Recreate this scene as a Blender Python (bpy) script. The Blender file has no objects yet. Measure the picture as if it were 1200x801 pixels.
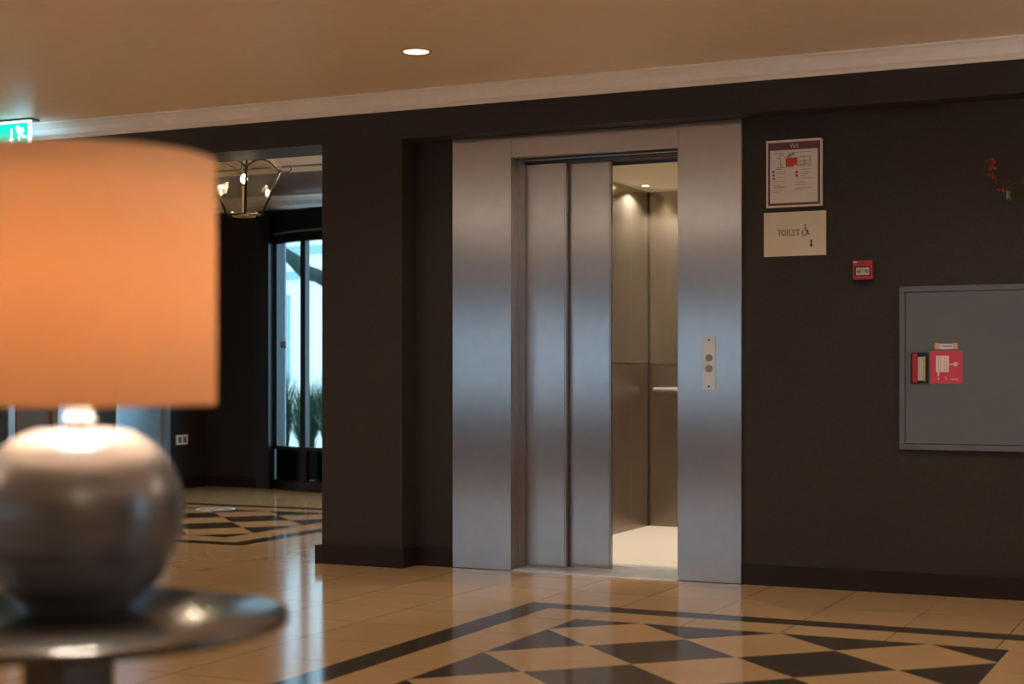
import bpy, math, random
from mathutils import Vector, Matrix
random.seed(7)
PI = math.pi
C = bpy.context.scene.collection
SC = bpy.context.scene

# ------------------------------------------------------------------ materials
def lin(c):
    return tuple((v/255/12.92) if v/255 <= .04045 else ((v/255+.055)/1.055)**2.4 for v in c)
def mat(name, col, rough=.5, metal=0, **k):
    m = bpy.data.materials.new(name); m.use_nodes = True
    nt = m.node_tree; b = nt.nodes['Principled BSDF']
    b.inputs['Base Color'].default_value = (*col, 1)
    b.inputs['Roughness'].default_value = rough
    b.inputs['Metallic'].default_value = metal
    for kk, v in k.items():
        b.inputs[kk.replace('_', ' ')].default_value = v
    # every surface gets a little procedural variation of its colour
    tc = nt.nodes.new('ShaderNodeTexCoord'); n = nt.nodes.new('ShaderNodeTexNoise')
    n.inputs['Scale'].default_value = 18; n.inputs['Detail'].default_value = 3
    nt.links.new(tc.outputs['Object'], n.inputs['Vector'])
    mp = nt.nodes.new('ShaderNodeMapRange')
    mp.inputs['To Min'].default_value = .93; mp.inputs['To Max'].default_value = 1.07
    nt.links.new(n.outputs['Fac'], mp.inputs['Value'])
    mx = nt.nodes.new('ShaderNodeVectorMath'); mx.operation = 'SCALE'
    mx.inputs[0].default_value = col
    nt.links.new(mp.outputs[0], mx.inputs['Scale'])
    nt.links.new(mx.outputs[0], b.inputs['Base Color'])
    return m
def emis(name, col, st):
    m = bpy.data.materials.new(name); m.use_nodes = True
    nt = m.node_tree; b = nt.nodes['Principled BSDF']
    b.inputs['Base Color'].default_value = (*col, 1)
    b.inputs['Emission Color'].default_value = (*col, 1)
    b.inputs['Emission Strength'].default_value = st
    return m
def N(nt, t, **k):
    n = nt.nodes.new(t)
    for a, v in k.items(): setattr(n, a, v)
    return n
def MA(nt, op, a, b=None, c=None, clamp=False):
    n = nt.nodes.new('ShaderNodeMath'); n.operation = op; n.use_clamp = clamp
    for i, v in enumerate((a, b, c)):
        if v is None: continue
        if isinstance(v, (int, float)): n.inputs[i].default_value = v
        else: nt.links.new(v, n.inputs[i])
    return n.outputs[0]
def bump(m, scale_vec, strength, dist=.001, detail=4):
    nt = m.node_tree; b = nt.nodes['Principled BSDF']
    tc = N(nt, 'ShaderNodeTexCoord'); mp = N(nt, 'ShaderNodeMapping'); mp.inputs['Scale'].default_value = scale_vec
    n = N(nt, 'ShaderNodeTexNoise'); n.inputs['Scale'].default_value = 1; n.inputs['Detail'].default_value = detail
    bp = N(nt, 'ShaderNodeBump'); bp.inputs['Strength'].default_value = strength; bp.inputs['Distance'].default_value = dist
    nt.links.new(tc.outputs['Object'], mp.inputs[0]); nt.links.new(mp.outputs[0], n.inputs['Vector'])
    nt.links.new(n.outputs['Fac'], bp.inputs['Height']); nt.links.new(bp.outputs[0], b.inputs['Normal'])
    return m
def steel(name, col, rough, aniso=.75, streak=(260, 260, 1.5), bs=.05):
    m = mat(name, col, rough, 1.0, Anisotropic=aniso)
    nt = m.node_tree; b = nt.nodes['Principled BSDF']
    t = N(nt, 'ShaderNodeTangent'); t.direction_type = 'RADIAL'; t.axis = 'Z'
    nt.links.new(t.outputs[0], b.inputs['Tangent'])
    tc = N(nt, 'ShaderNodeTexCoord'); mp = N(nt, 'ShaderNodeMapping'); mp.inputs['Scale'].default_value = streak; dv = 0
    n = N(nt, 'ShaderNodeTexNoise'); n.inputs['Scale'].default_value = 1; n.inputs['Detail'].default_value = 3
    nt.links.new(tc.outputs['Object'], mp.inputs[0]); nt.links.new(mp.outputs[0], n.inputs['Vector'])
    r = N(nt, 'ShaderNodeMapRange'); r.inputs['To Min'].default_value = rough-dv; r.inputs['To Max'].default_value = rough+dv
    nt.links.new(n.outputs['Fac'], r.inputs['Value']); nt.links.new(r.outputs[0], b.inputs['Roughness'])
    bp = N(nt, 'ShaderNodeBump'); bp.inputs['Strength'].default_value = bs; bp.inputs['Distance'].default_value = .0005
    nt.links.new(n.outputs['Fac'], bp.inputs['Height'])
    if bs: nt.links.new(bp.outputs[0], b.inputs['Normal'])
    return m
def thin_glass(name, tint, refl=.1, rough=.02, haze=0.0):
    m = bpy.data.materials.new(name); m.use_nodes = True; nt = m.node_tree
    nt.nodes.remove(nt.nodes['Principled BSDF']); out = nt.nodes['Material Output']
    tr = N(nt, 'ShaderNodeBsdfTransparent'); tr.inputs[0].default_value = (*tint, 1)
    gl = N(nt, 'ShaderNodeBsdfGlossy'); gl.inputs['Roughness'].default_value = rough
    fr = N(nt, 'ShaderNodeLayerWeight'); fr.inputs[0].default_value = .5
    f = MA(nt, 'ADD', MA(nt, 'MULTIPLY', MA(nt, 'POWER', fr.outputs[1], 5), .9), refl*.3, clamp=True)
    mx = N(nt, 'ShaderNodeMixShader')
    nt.links.new(f, mx.inputs[0]); nt.links.new(tr.outputs[0], mx.inputs[1]); nt.links.new(gl.outputs[0], mx.inputs[2])
    last = mx.outputs[0]
    if haze:
        df = N(nt, 'ShaderNodeBsdfDiffuse'); df.inputs[0].default_value = (.8, .8, .75, 1)
        m2 = N(nt, 'ShaderNodeMixShader'); m2.inputs[0].default_value = haze
        nt.links.new(last, m2.inputs[1]); nt.links.new(df.outputs[0], m2.inputs[2]); last = m2.outputs[0]
    nt.links.new(last, out.inputs[0])
    return m

M = {}
M['wallpaper'] = mat('dark_brown_wallpaper', (.060, .044, .033), .62)
def weave(m, a, b_):
    nt = m.node_tree; b = nt.nodes['Principled BSDF']
    tc = N(nt, 'ShaderNodeTexCoord')
    outs = []
    for sc in ((420, 420, 40), (40, 40, 420)):
        mp = N(nt, 'ShaderNodeMapping'); mp.inputs['Scale'].default_value = sc
        n = N(nt, 'ShaderNodeTexNoise'); n.inputs['Scale'].default_value = 1; n.inputs['Detail'].default_value = 2
        nt.links.new(tc.outputs['Object'], mp.inputs[0]); nt.links.new(mp.outputs[0], n.inputs['Vector']); outs.append(n.outputs['Fac'])
    s = MA(nt, 'ADD', outs[0], outs[1])
    r = N(nt, 'ShaderNodeMapRange'); r.inputs['From Min'].default_value = .75; r.inputs['From Max'].default_value = 1.25
    nt.links.new(s, r.inputs['Value'])
    mx = N(nt, 'ShaderNodeMix'); mx.data_type = 'RGBA'
    mx.inputs[6].default_value = (*a, 1); mx.inputs[7].default_value = (*b_, 1)
    nt.links.new(r.outputs[0], mx.inputs[0]); nt.links.new(mx.outputs[2], b.inputs['Base Color'])
    bp = N(nt, 'ShaderNodeBump'); bp.inputs['Strength'].default_value = .35; bp.inputs['Distance'].default_value = .001
    nt.links.new(s, bp.inputs['Height']); nt.links.new(bp.outputs[0], b.inputs['Normal'])
weave(M['wallpaper'], (.0145, .0103, .0070), (.032, .0235, .0172))
M['ceiling'] = mat('tan_ceiling_paint', (.82, .70, .56), .45); bump(M['ceiling'], (1.2, 1.2, 1.2), .05, .01)
M['cream'] = mat('cream_paint', (.86, .68, .46), .6)
M['shadedceil'] = mat('shaded_tan_ceiling', (.16, .075, .03), .6)  # tan ceiling in dim light, its shade put into the base colour
M['white'] = mat('white_trim_paint', (.86, .86, .85), .5)
M['base'] = mat('dark_skirting', (.018, .009, .008), .5, 0, Specular_IOR_Level=.25); bump(M['base'], (3, 3, 60), .1)
M['backwall'] = mat('warm_plaster', (.60, .47, .37), .7)
M['steel'] = steel('brushed_steel', (.46, .44, .43), .275, .98, (160, 160, 1.5), 0)
M['cabsteel'] = steel('cab_steel', (.30, .245, .195), .24, .9, (20, 20, .3), .0)
M['cabmirror'] = steel('cab_mirror_steel', (.44, .385, .31), .16, .9, (20, 20, .3), .0)
for _k in ('cabsteel', 'cabmirror'): M[_k].node_tree.nodes['Principled BSDF'].inputs['Anisotropic Rotation'].default_value = .25; M[_k].node_tree.nodes['Principled BSDF'].inputs['Metallic'].default_value = .91
M['chrome'] = mat('polished_steel', (.8, .78, .75), .15, 1)
M['alu'] = mat('grooved_aluminium', (.72, .70, .66), .35, 1)
M['track'] = mat('dark_door_track', (.10, .09, .08), .35, .9)
M['plate'] = mat('satin_plate', (.72, .72, .72), .42, .6)
M['concrete'] = mat('shaft_concrete', (.16, .15, .14), .9)
M['cabfloor'] = mat('cab_vinyl', (.74, .68, .60), .35); bump(M['cabfloor'], (6, 25, 6), .25, .004)
M['cabceil'] = mat('cab_ceiling', (.66, .56, .42), .45)
M['black'] = mat('matt_black', (.012, .012, .013), .5)
M['frame'] = mat('dark_door_frame', (.014, .016, .020), .3)
M['iron'] = mat('black_iron', (.018, .014, .011), .4, .4)
M['lacquer'] = mat('black_lacquer', (.016, .012, .009), .20, 0, Coat_Weight=.2, Coat_Roughness=.12); bump(M['lacquer'], (2, 60, 2), .03)
M['vase'] = mat('glazed_ceramic', (.13, .115, .10), .30, 0, Coat_Weight=.35, Coat_Roughness=.12)
def vase_glaze(m):
    nt = m.node_tree; b = nt.nodes['Principled BSDF']
    tc = N(nt, 'ShaderNodeTexCoord'); mp = N(nt, 'ShaderNodeMapping'); mp.inputs['Scale'].default_value = (4, 4, 55)
    n = N(nt, 'ShaderNodeTexNoise'); n.inputs['Scale'].default_value = 1; n.inputs['Detail'].default_value = 6
    nt.links.new(tc.outputs['Object'], mp.inputs[0]); nt.links.new(mp.outputs[0], n.inputs['Vector'])
    r = N(nt, 'ShaderNodeValToRGB')
    r.color_ramp.elements[0].position = .35; r.color_ramp.elements[0].color = (.05, .050, .054, 1)
    r.color_ramp.elements[1].position = .70; r.color_ramp.elements[1].color = (.145, .14, .137, 1)
    nt.links.new(n.outputs['Fac'], r.inputs[0]); nt.links.new(r.outputs[0], b.inputs['Base Color'])
    bp = N(nt, 'ShaderNodeBump'); bp.inputs['Strength'].default_value = .25; bp.inputs['Distance'].default_value = .001
    nt.links.new(n.outputs['Fac'], bp.inputs['Height']); nt.links.new(bp.outputs[0], b.inputs['Normal'])
vase_glaze(M['vase'])
M['neck'] = mat('frosted_acrylic', (.86, .86, .85), .2, 0, Transmission_Weight=.35)
M['paper'] = mat('sign_paper', (.80, .78, .74), .5)
M['toilet'] = mat('cream_sign_board', (.74, .68, .55), .5)
M['maroon'] = mat('maroon_print', (.16, .050, .055), .5)
M['redprint'] = mat('red_print', (.62, .045, .025), .5)
M['ink'] = mat('dark_ink', (.03, .03, .03), .5)
M['greyink'] = mat('grey_ink', (.20, .17, .15), .6)
M['red'] = mat('red_plastic', (.38, .022, .032), .35)
M['redfoil'] = mat('red_pink_foil', (.62, .06, .13), .4)
M['pale'] = mat('pale_plastic', (.55, .53, .46), .4)
M['cabinet'] = mat('grey_enamel', (.115, .132, .155), .36)
M['blackgap'] = mat('shadow_gap', (.02, .02, .02), .8)
M['brassy'] = mat('tan_tape', (.60, .42, .22), .5)
M['label'] = mat('white_label', (.75, .76, .80), .4)
M['wood'] = mat('brown_door_wood', (.13, .075, .035), .45)
M['bluesteel'] = mat('brushed_door_metal', (.42, .52, .60), .35, .6)
M['foliage'] = mat('grass_green', (.045, .12, .055), .6)
M['bark'] = mat('green_bark', (.012, .030, .022), .8)
M['facade'] = mat('pale_render', (.90, .84, .80), .8)
M['paving'] = mat('pale_paving', (.65, .63, .60), .8)
M['shutter'] = mat('blue_shutter', (.30, .45, .52), .6)
M['planter'] = mat('dark_planter', (.05, .055, .055), .6)
M['berry'] = mat('red_berry', (.30, .020, .010), .4)
M['darkberry'] = mat('dark_berry', (.02, .01, .008), .3)
M['leaf'] = mat('pale_leaf', (.22, .30, .14), .5)
M['leafd'] = mat('green_leaf', (.10, .17, .05), .5)
M['stem'] = mat('brown_stem', (.10, .045, .025), .7)
M['glass'] = thin_glass('door_glass', (.90, .98, .98), .15)
M['kickglass'] = thin_glass('smoked_glass', (.035, .05, .055), .2)
M['lglass'] = thin_glass('lantern_glass', (.93, .90, .84), .04, .015, .002)
M['bulb'] = emis('lit_bulb', (1, .86, .62), 40)
M['lens'] = emis('lit_lens', (1, .84, .62), 6)
M['cablens'] = emis('lit_cab_lens', (1, .86, .64), 7)
M['exitgreen'] = emis('lit_green', (.0, .62, .42), 1.5)
M['exitwhite'] = emis('lit_white', (.50, .86, 1.0), 3.2)

# polished floor: beige tiles, two framed harlequin inlays
def floor_mat():
    m = bpy.data.materials.new('polished_marble_tiles'); m.use_nodes = True; nt = m.node_tree
    b = nt.nodes['Principled BSDF']
    tc = N(nt, 'ShaderNodeTexCoord'); sp = N(nt, 'ShaderNodeSeparateXYZ'); nt.links.new(tc.outputs['Object'], sp.inputs[0])
    x, y = sp.outputs[0], sp.outputs[1]
    T = .4067
    def inside(v, a, c):
        return MA(nt, 'MULTIPLY', MA(nt, 'GREATER_THAN', v, a), MA(nt, 'LESS_THAN', v, c))
    def rect(x0, x1, y0, y1): return MA(nt, 'MULTIPLY', inside(x, x0, x1), inside(y, y0, y1))
    def tri(v, o, s):       # distance to the nearest lattice line, 0..0.5
        f = MA(nt, 'FRACT', MA(nt, 'ADD', MA(nt, 'DIVIDE', MA(nt, 'SUBTRACT', v, o), s), 100.5))
        return MA(nt, 'ABSOLUTE', MA(nt, 'SUBTRACT', f, .5))
    def inlay(x0, y1, nx=6, ny=6):
        x1, y0 = x0+nx*T, y1-ny*T; w = .135; g = .36
        outer, inner = rect(x0, x1, y0, y1), rect(x0+w, x1-w, y0+w, y1-w)
        band = MA(nt, 'SUBTRACT', outer, inner)
        core = rect(x0+g, x1-g, y0+g, y1-g); s = (nx*T-2*g)/3
        dia = MA(nt, 'LESS_THAN', MA(nt, 'ADD', tri(x, x0+g, s), tri(y, y1-g, s)), .495)
        return MA(nt, 'ADD', band, MA(nt, 'MULTIPLY', core, dia), clamp=True), core
    d1, c1 = inlay(-2.885, 6.315); d2, c2 = inlay(-7.85, 10.12)
    dark = MA(nt, 'MAXIMUM', d1, d2); core = MA(nt, 'MAXIMUM', c1, c2)
    gl = MA(nt, 'LESS_THAN', MA(nt, 'MINIMUM', tri(x, -2.885, T), tri(y, 6.315, T)), .0055)
    gl = MA(nt, 'MULTIPLY', gl, MA(nt, 'SUBTRACT', 1, core))
    # tile to tile variation
    fx = MA(nt, 'FLOOR', MA(nt, 'DIVIDE', MA(nt, 'SUBTRACT', x, -2.885), T)); fy = MA(nt, 'FLOOR', MA(nt, 'DIVIDE', MA(nt, 'SUBTRACT', y, 6.315), T))
    cb = N(nt, 'ShaderNodeCombineXYZ'); nt.links.new(fx, cb.inputs[0]); nt.links.new(fy, cb.inputs[1])
    wn = N(nt, 'ShaderNodeTexWhiteNoise'); nt.links.new(cb.outputs[0], wn.inputs[0])
    ns = N(nt, 'ShaderNodeTexNoise'); ns.inputs['Scale'].default_value = 5; ns.inputs['Detail'].default_value = 6; ns.inputs['Distortion'].default_value = 1.5
    nt.links.new(tc.outputs['Object'], ns.inputs['Vector'])
    var = MA(nt, 'ADD', MA(nt, 'MULTIPLY', wn.outputs[0], .12), MA(nt, 'MULTIPLY', ns.outputs['Fac'], .3))
    mxa = N(nt, 'ShaderNodeMix'); mxa.data_type = 'RGBA'; nt.links.new(var, mxa.inputs[0])
    mxa.inputs[6].default_value = (.52, .33, .165, 1); mxa.inputs[7].default_value = (.72, .48, .26, 1)
    mxb = N(nt, 'ShaderNodeMix'); mxb.data_type = 'RGBA'; nt.links.new(dark, mxb.inputs[0])
    nt.links.new(mxa.outputs[2], mxb.inputs[6]); mxb.inputs[7].default_value = (.062, .047, .036, 1)
    mxc = N(nt, 'ShaderNodeMix'); mxc.data_type = 'RGBA'; nt.links.new(MA(nt, 'MULTIPLY', gl, .75), mxc.inputs[0])
    nt.links.new(mxb.outputs[2], mxc.inputs[6]); mxc.inputs[7].default_value = (.07, .04, .02, 1)
    nt.links.new(mxc.outputs[2], b.inputs['Base Color'])
    rr = N(nt, 'ShaderNodeMapRange'); rr.inputs['To Min'].default_value = .08; rr.inputs['To Max'].default_value = .15
    nt.links.new(ns.outputs['Fac'], rr.inputs['Value']); nt.links.new(rr.outputs[0], b.inputs['Roughness'])
    n2 = N(nt, 'ShaderNodeTexNoise'); n2.inputs['Scale'].default_value = 1.7; n2.inputs['Detail'].default_value = 1
    nt.links.new(tc.outputs['Object'], n2.inputs['Vector'])
    bp = N(nt, 'ShaderNodeBump'); bp.inputs['Strength'].default_value = .08; bp.inputs['Distance'].default_value = .01
    nt.links.new(n2.outputs['Fac'], bp.inputs['Height']); nt.links.new(bp.outputs[0], b.inputs['Normal'])
    b.inputs['IOR'].default_value = 1.6
    return m
M['floor'] = floor_mat()

# lampshade: fabric that lets the bulb shine through
def shade_mat():
    m = bpy.data.materials.new('orange_shade_fabric'); m.use_nodes = True; nt = m.node_tree
    nt.nodes.remove(nt.nodes['Principled BSDF']); out = nt.nodes['Material Output']
    tc = N(nt, 'ShaderNodeTexCoord'); mp = N(nt, 'ShaderNodeMapping'); mp.inputs['Scale'].default_value = (300, 300, 60)
    n = N(nt, 'ShaderNodeTexNoise'); n.inputs['Scale'].default_value = 1
    nt.links.new(tc.outputs['Object'], mp.inputs[0]); nt.links.new(mp.outputs[0], n.inputs['Vector'])
    mx = N(nt, 'ShaderNodeMix'); mx.data_type = 'RGBA'; nt.links.new(n.outputs['Fac'], mx.inputs[0])
    mx.inputs[6].default_value = (.93, .61, .35, 1); mx.inputs[7].default_value = (.97, .69, .43, 1)
    tr = N(nt, 'ShaderNodeBsdfTranslucent'); df = N(nt, 'ShaderNodeBsdfDiffuse')
    nt.links.new(mx.outputs[2], tr.inputs[0]); nt.links.new(mx.outputs[2], df.inputs[0])
    ms = N(nt, 'ShaderNodeMixShader'); ms.inputs[0].default_value = .72
    nt.links.new(tr.outputs[0], ms.inputs[1]); nt.links.new(df.outputs[0], ms.inputs[2])
    nt.links.new(ms.outputs[0], out.inputs[0])
    return m
M['shade'] = shade_mat()

# ------------------------------------------------------------------ mesh helpers
ORG = {}
class MB:
    def __init__(s): s.v = []; s.f = []; s.m = []; s.sm = []
    def add(s, vs, fs, m=0, smooth=False):
        o = len(s.v); s.v += [tuple(v) for v in vs]
        for f in fs: s.f.append([i+o for i in f]); s.m.append(m); s.sm.append(smooth)
        return s
    def box(s, x0, x1, y0, y1, z0, z1, m=0):
        if x0 > x1: x0, x1 = x1, x0
        if y0 > y1: y0, y1 = y1, y0
        return s.add([(x, y, z) for z in (z0, z1) for y in (y0, y1) for x in (x0, x1)],
            [(0,2,3,1),(4,5,7,6),(0,1,5,4),(2,6,7,3),(0,4,6,2),(1,3,7,5)], m)
    def lathe(s, prof, c=(0,0,0), seg=48, m=0, smooth=True):
        vs = [(c[0]+r*math.cos(2*PI*i/seg), c[1]+r*math.sin(2*PI*i/seg), c[2]+z) for r, z in prof for i in range(seg)]
        fs = []
        for k in range(len(prof)-1):
            for i in range(seg):
                j = (i+1) % seg
                fs.append((k*seg+i, k*seg+j, (k+1)*seg+j, (k+1)*seg+i))
        s.add(vs, fs, m, smooth)
        if prof[0][0] > 1e-4: s.add(vs[:seg], [tuple(reversed(range(seg)))], m)
        if prof[-1][0] > 1e-4: s.add(vs[-seg:], [tuple(range(seg))], m)
        return s
    def shell(s, prof, c=(0,0,0), seg=64, m=0):       # closed ring profile (a loop) turned about Z
        n = len(prof)
        vs = [(c[0]+r*math.cos(2*PI*i/seg), c[1]+r*math.sin(2*PI*i/seg), c[2]+z) for r, z in prof for i in range(seg)]
        fs = [(k*seg+i, k*seg+(i+1)%seg, ((k+1)%n)*seg+(i+1)%seg, ((k+1)%n)*seg+i) for k in range(n) for i in range(seg)]
        return s.add(vs, fs, m, True)
    def tube(s, pts, r, seg=10, m=0, caps=True):
        pts = [Vector(p) for p in pts]; n = len(pts)
        rr = r if isinstance(r, (list, tuple)) else [r]*n
        vs = []; prev = None
        for k in range(n):
            t = (pts[min(k+1, n-1)]-pts[max(k-1, 0)]).normalized()
            if prev is None:
                a = Vector((0,0,1)) if abs(t.z) < .9 else Vector((1,0,0)); u = t.cross(a).normalized()
            else: u = (prev-t*prev.dot(t)).normalized()
            prev = u; w = t.cross(u)
            vs += [pts[k]+(u*math.cos(2*PI*i/seg)+w*math.sin(2*PI*i/seg))*rr[k] for i in range(seg)]
        fs = [(k*seg+i, k*seg+(i+1)%seg, (k+1)*seg+(i+1)%seg, (k+1)*seg+i) for k in range(n-1) for i in range(seg)]
        if caps: fs += [tuple(reversed(range(seg))), tuple(range((n-1)*seg, n*seg))]
        return s.add(vs, fs, m, True)
    def ball(s, c, r, m=0, seg=12, sc=(1,1,1)):
        prof = [(math.sin(PI*k/8), -math.cos(PI*k/8)) for k in range(9)]
        vs = [(c[0]+max(q, 1e-5)*r*sc[0]*math.cos(2*PI*i/seg), c[1]+max(q, 1e-5)*r*sc[1]*math.sin(2*PI*i/seg), c[2]+z*r*sc[2]) for q, z in prof for i in range(seg)]
        fs = [(k*seg+i, k*seg+(i+1)%seg, (k+1)*seg+(i+1)%seg, (k+1)*seg+i) for k in range(8) for i in range(seg)]
        return s.add(vs, fs, m, True)
    def prism(s, poly, y0, y1, m=0):                  # outline in x,z given a depth from y0 (front) to y1
        n = len(poly)
        vs = [(p[0], y0, p[1]) for p in poly]+[(p[0], y1, p[1]) for p in poly]
        fs = [tuple(range(n)), tuple(reversed(range(n, 2*n)))]+[(i, i+n, (i+1)%n+n, (i+1)%n) for i in range(n)]
        return s.add(vs, fs, m)
    def stroke(s, pts, w, y0, y1, m=0):               # thick polyline in the x,z plane
        for (a, b) in zip(pts[:-1], pts[1:]):
            d = Vector((b[0]-a[0], b[1]-a[1])); L = d.length
            if L < 1e-9: continue
            d /= L; p = Vector((-d.y, d.x))*w/2; e = d*w*.3
            a_, b_ = Vector(a)-e, Vector(b)+e
            s.prism([a_-p, b_-p, b_+p, a_+p], y0, y1, m)
        return s
    def ring(s, c, r0, r1, y0, y1, m=0, seg=24, a0=0, a1=2*PI):
        for i in range(seg):
            t0 = a0+(a1-a0)*i/seg; t1 = a0+(a1-a0)*(i+1)/seg
            s.prism([(c[0]+r0*math.cos(t0), c[1]+r0*math.sin(t0)), (c[0]+r1*math.cos(t0), c[1]+r1*math.sin(t0)),
                     (c[0]+r1*math.cos(t1), c[1]+r1*math.sin(t1)), (c[0]+r0*math.cos(t1), c[1]+r0*math.sin(t1))], y0, y1, m)
        return s
    def build(s, name, mats, parent=None, bev=0):
        if not isinstance(mats, (list, tuple)): mats = [mats]
        if parent is not None: o3 = ORG[parent.name]
        else:
            xs = [v[0] for v in s.v]; ys = [v[1] for v in s.v]; zs = [v[2] for v in s.v]
            o3 = ((min(xs)+max(xs))/2, (min(ys)+max(ys))/2, min(zs))
        me = bpy.data.meshes.new(name)
        me.from_pydata([(v[0]-o3[0], v[1]-o3[1], v[2]-o3[2]) for v in s.v], [], s.f)
        for m in mats: me.materials.append(M[m])
        for p, mi, sm in zip(me.polygons, s.m, s.sm): p.material_index = mi; p.use_smooth = sm
        import bmesh
        bm = bmesh.new(); bm.from_mesh(me); bmesh.ops.recalc_face_normals(bm, faces=bm.faces); bm.to_mesh(me); bm.free()
        o = bpy.data.objects.new(name, me); C.objects.link(o)
        if parent is not None: o.parent = parent
        else: o.location = o3
        ORG[o.name] = o3
        if bev:
            b = o.modifiers.new('bevel', 'BEVEL'); b.width = bev; b.segments = 2; b.limit_method = 'ANGLE'
        return o
def thing(name, label, cat, loc, group=None):
    o = bpy.data.objects.new(name, None); C.objects.link(o); o.location = loc; ORG[o.name] = tuple(loc)
    o.empty_display_size = .05
    return tag(o, label, cat, group)
def tag(o, label, cat, group=None, kind=None):
    o['label'] = label; o['category'] = cat
    if group: o['group'] = group
    if kind: o['kind'] = kind
    return o
def struct(name, mb, mats, label=None, bev=0):
    o = mb.build(name, mats, None, bev) if name != 'floor' else mb
    o['kind'] = 'structure'
    if label: o['label'] = label
    return o
def copy_thing(o, loc, label, group=None):
    c = o.copy(); C.objects.link(c); c.location = loc; c['label'] = label
    if group: c['group'] = group
    for ch in list(o.children):
        d = ch.copy(); C.objects.link(d); d.parent = c
        for g in list(ch.children):
            e = g.copy(); C.objects.link(e); e.parent = d
    return c

# ------------------------------------------------------------------ setting
YP, YW, ZH, ZC = 7.15, 7.30, 2.243, 2.48     # pillar plane, wall plane, header underside, ceiling
f = MB().box(-12, 3, -5, 7.43, -.1, 0); f.box(-12, -4.0, 7.43, 12.0, -.1, 0)
fo = f.build('floor', 'floor'); fo.data.transform(Matrix.Translation(fo.location)); fo.location = (0, 0, 0); fo['kind'] = 'structure'
fo['label'] = 'polished beige tile floor with dark diamond inlays'
struct('ceiling', MB().box(-12, 3, -5, YP, ZC, ZC+.12), 'ceiling', 'tan painted ceiling of the lobby')
struct('wall_header', MB().box(-12, -4.511, YP, 7.489, ZH, ZC+.15).box(-4.511, 3, YP, YW, ZH, ZC+.15).box(-4.511, 3, YW, 7.42, ZH+.002, ZC+.15), 'wallpaper', 'dark brown boxed header beam above the wall and opening')
struct('wall_pillar', MB().box(-4.511, -4.02, YP, 7.489, 0, ZH), 'wallpaper', 'dark wallpapered pillar between opening and lift')
struct('wall_right', MB().box(-2.54, 3, YW, 7.42, 0, ZH), 'wallpaper', 'dark brown wallpapered wall right of the lift')
struct('wall_recess', MB().box(-4.02, -3.46, YW, 7.42, 0, ZH), 'wallpaper', 'dark recessed wall between pillar and lift')
struct('wall_lobby_west', MB().box(-12, -8.77, YP, 7.489, 0, ZH), 'wallpaper')
# crown moulding, swept along the header
def cornice(name, x0, x1, yw, z0, z1, d, face=-1):
    prof = [(0, 0), (.012, 0), (.016, .008), (.020, .012), (.26*d+.012, .25*(z1-z0)), (.52*d, .60*(z1-z0)), (.80*d, .84*(z1-z0)), (d-.006, .88*(z1-z0)), (d, .92*(z1-z0)), (d, z1-z0), (0, z1-z0)]
    n = len(prof); b = MB()
    vs = [(x, yw+face*p[0], z0+p[1]) for x in (x0, x1) for p in prof]
    b.add(vs, [tuple(range(n)), tuple(reversed(range(n, 2*n)))]+[(i, (i+1)%n, (i+1)%n+n, i+n) for i in range(n)])
    return struct(name, b, 'white', 'white crown moulding')
cornice('trim_1', -12, 3, YP, 2.39, ZC, .085)
# skirting
bh, bt = .098, .018
bb = MB().box(-4.545, -4.0, YP-bt, YP, 0, bh).box(-4.545, -4.511, YP, 7.489, 0, bh)
struct('baseboard_pillar', bb.box(-4.02, -4.0, YP, YW-bt, 0, bh), 'base')
struct('baseboard_recess', MB().box(-4.02, -3.792, YW-bt, YW, 0, bh), 'base')
struct('baseboard_right', MB().box(-2.222, 3, YW-bt, YW, 0, bh), 'base')
# room behind the photographer: walls with daylight windows
def wall_with_holes_y(name, y0, y1, x0, x1, z1, holes, m, lab=None):
    b = MB(); xs = x0
    for (a, c, lo, hi) in sorted(holes):
        b.box(xs, a, y0, y1, 0, z1); b.box(a, c, y0, y1, 0, lo); b.box(a, c, y0, y1, hi, z1); xs = c
    b.box(xs, x1, y0, y1, 0, z1); return struct(name, b, m, lab)
wins = [(-11.1, -9.9, .62, 1.92), (-9.2, -8.0, .62, 1.92), (-7.3, -6.1, .62, 1.92), (-5.3, -4.6, .62, 1.92), (-2.9, -2.45, .5, 2.0)]
wall_with_holes_y('wall_back', -5.2, -5, -12, 3, ZC, wins, 'backwall')
b = MB().box(3, 3.2, -5, 2.7, 0, ZC).box(3, 3.2, 2.7, 3.9, 0, .3).box(3, 3.2, 2.7, 3.9, 2.2, ZC).box(3, 3.2, 3.9, 7.42, 0, ZC)
struct('wall_east', b, 'backwall')
struct('wall_west', MB().box(-12.2, -12, -5, 7.49, 0, ZC), 'wallpaper')
for i, (a, c, lo, hi) in enumerate(wins):
    w = MB(); t = .04
    w.box(a, a+t, -5.12, -5.06, lo, hi).box(c-t, c, -5.12, -5.06, lo, hi).box(a+t, c-t, -5.12, -5.06, lo, lo+t).box(a+t, c-t, -5.12, -5.06, hi-t, hi)
    w.box((a+c)/2-.02, (a+c)/2+.02, -5.12, -5.06, lo+t, hi-t)
    struct('window_%d' % (i+1), w, 'white')

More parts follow.
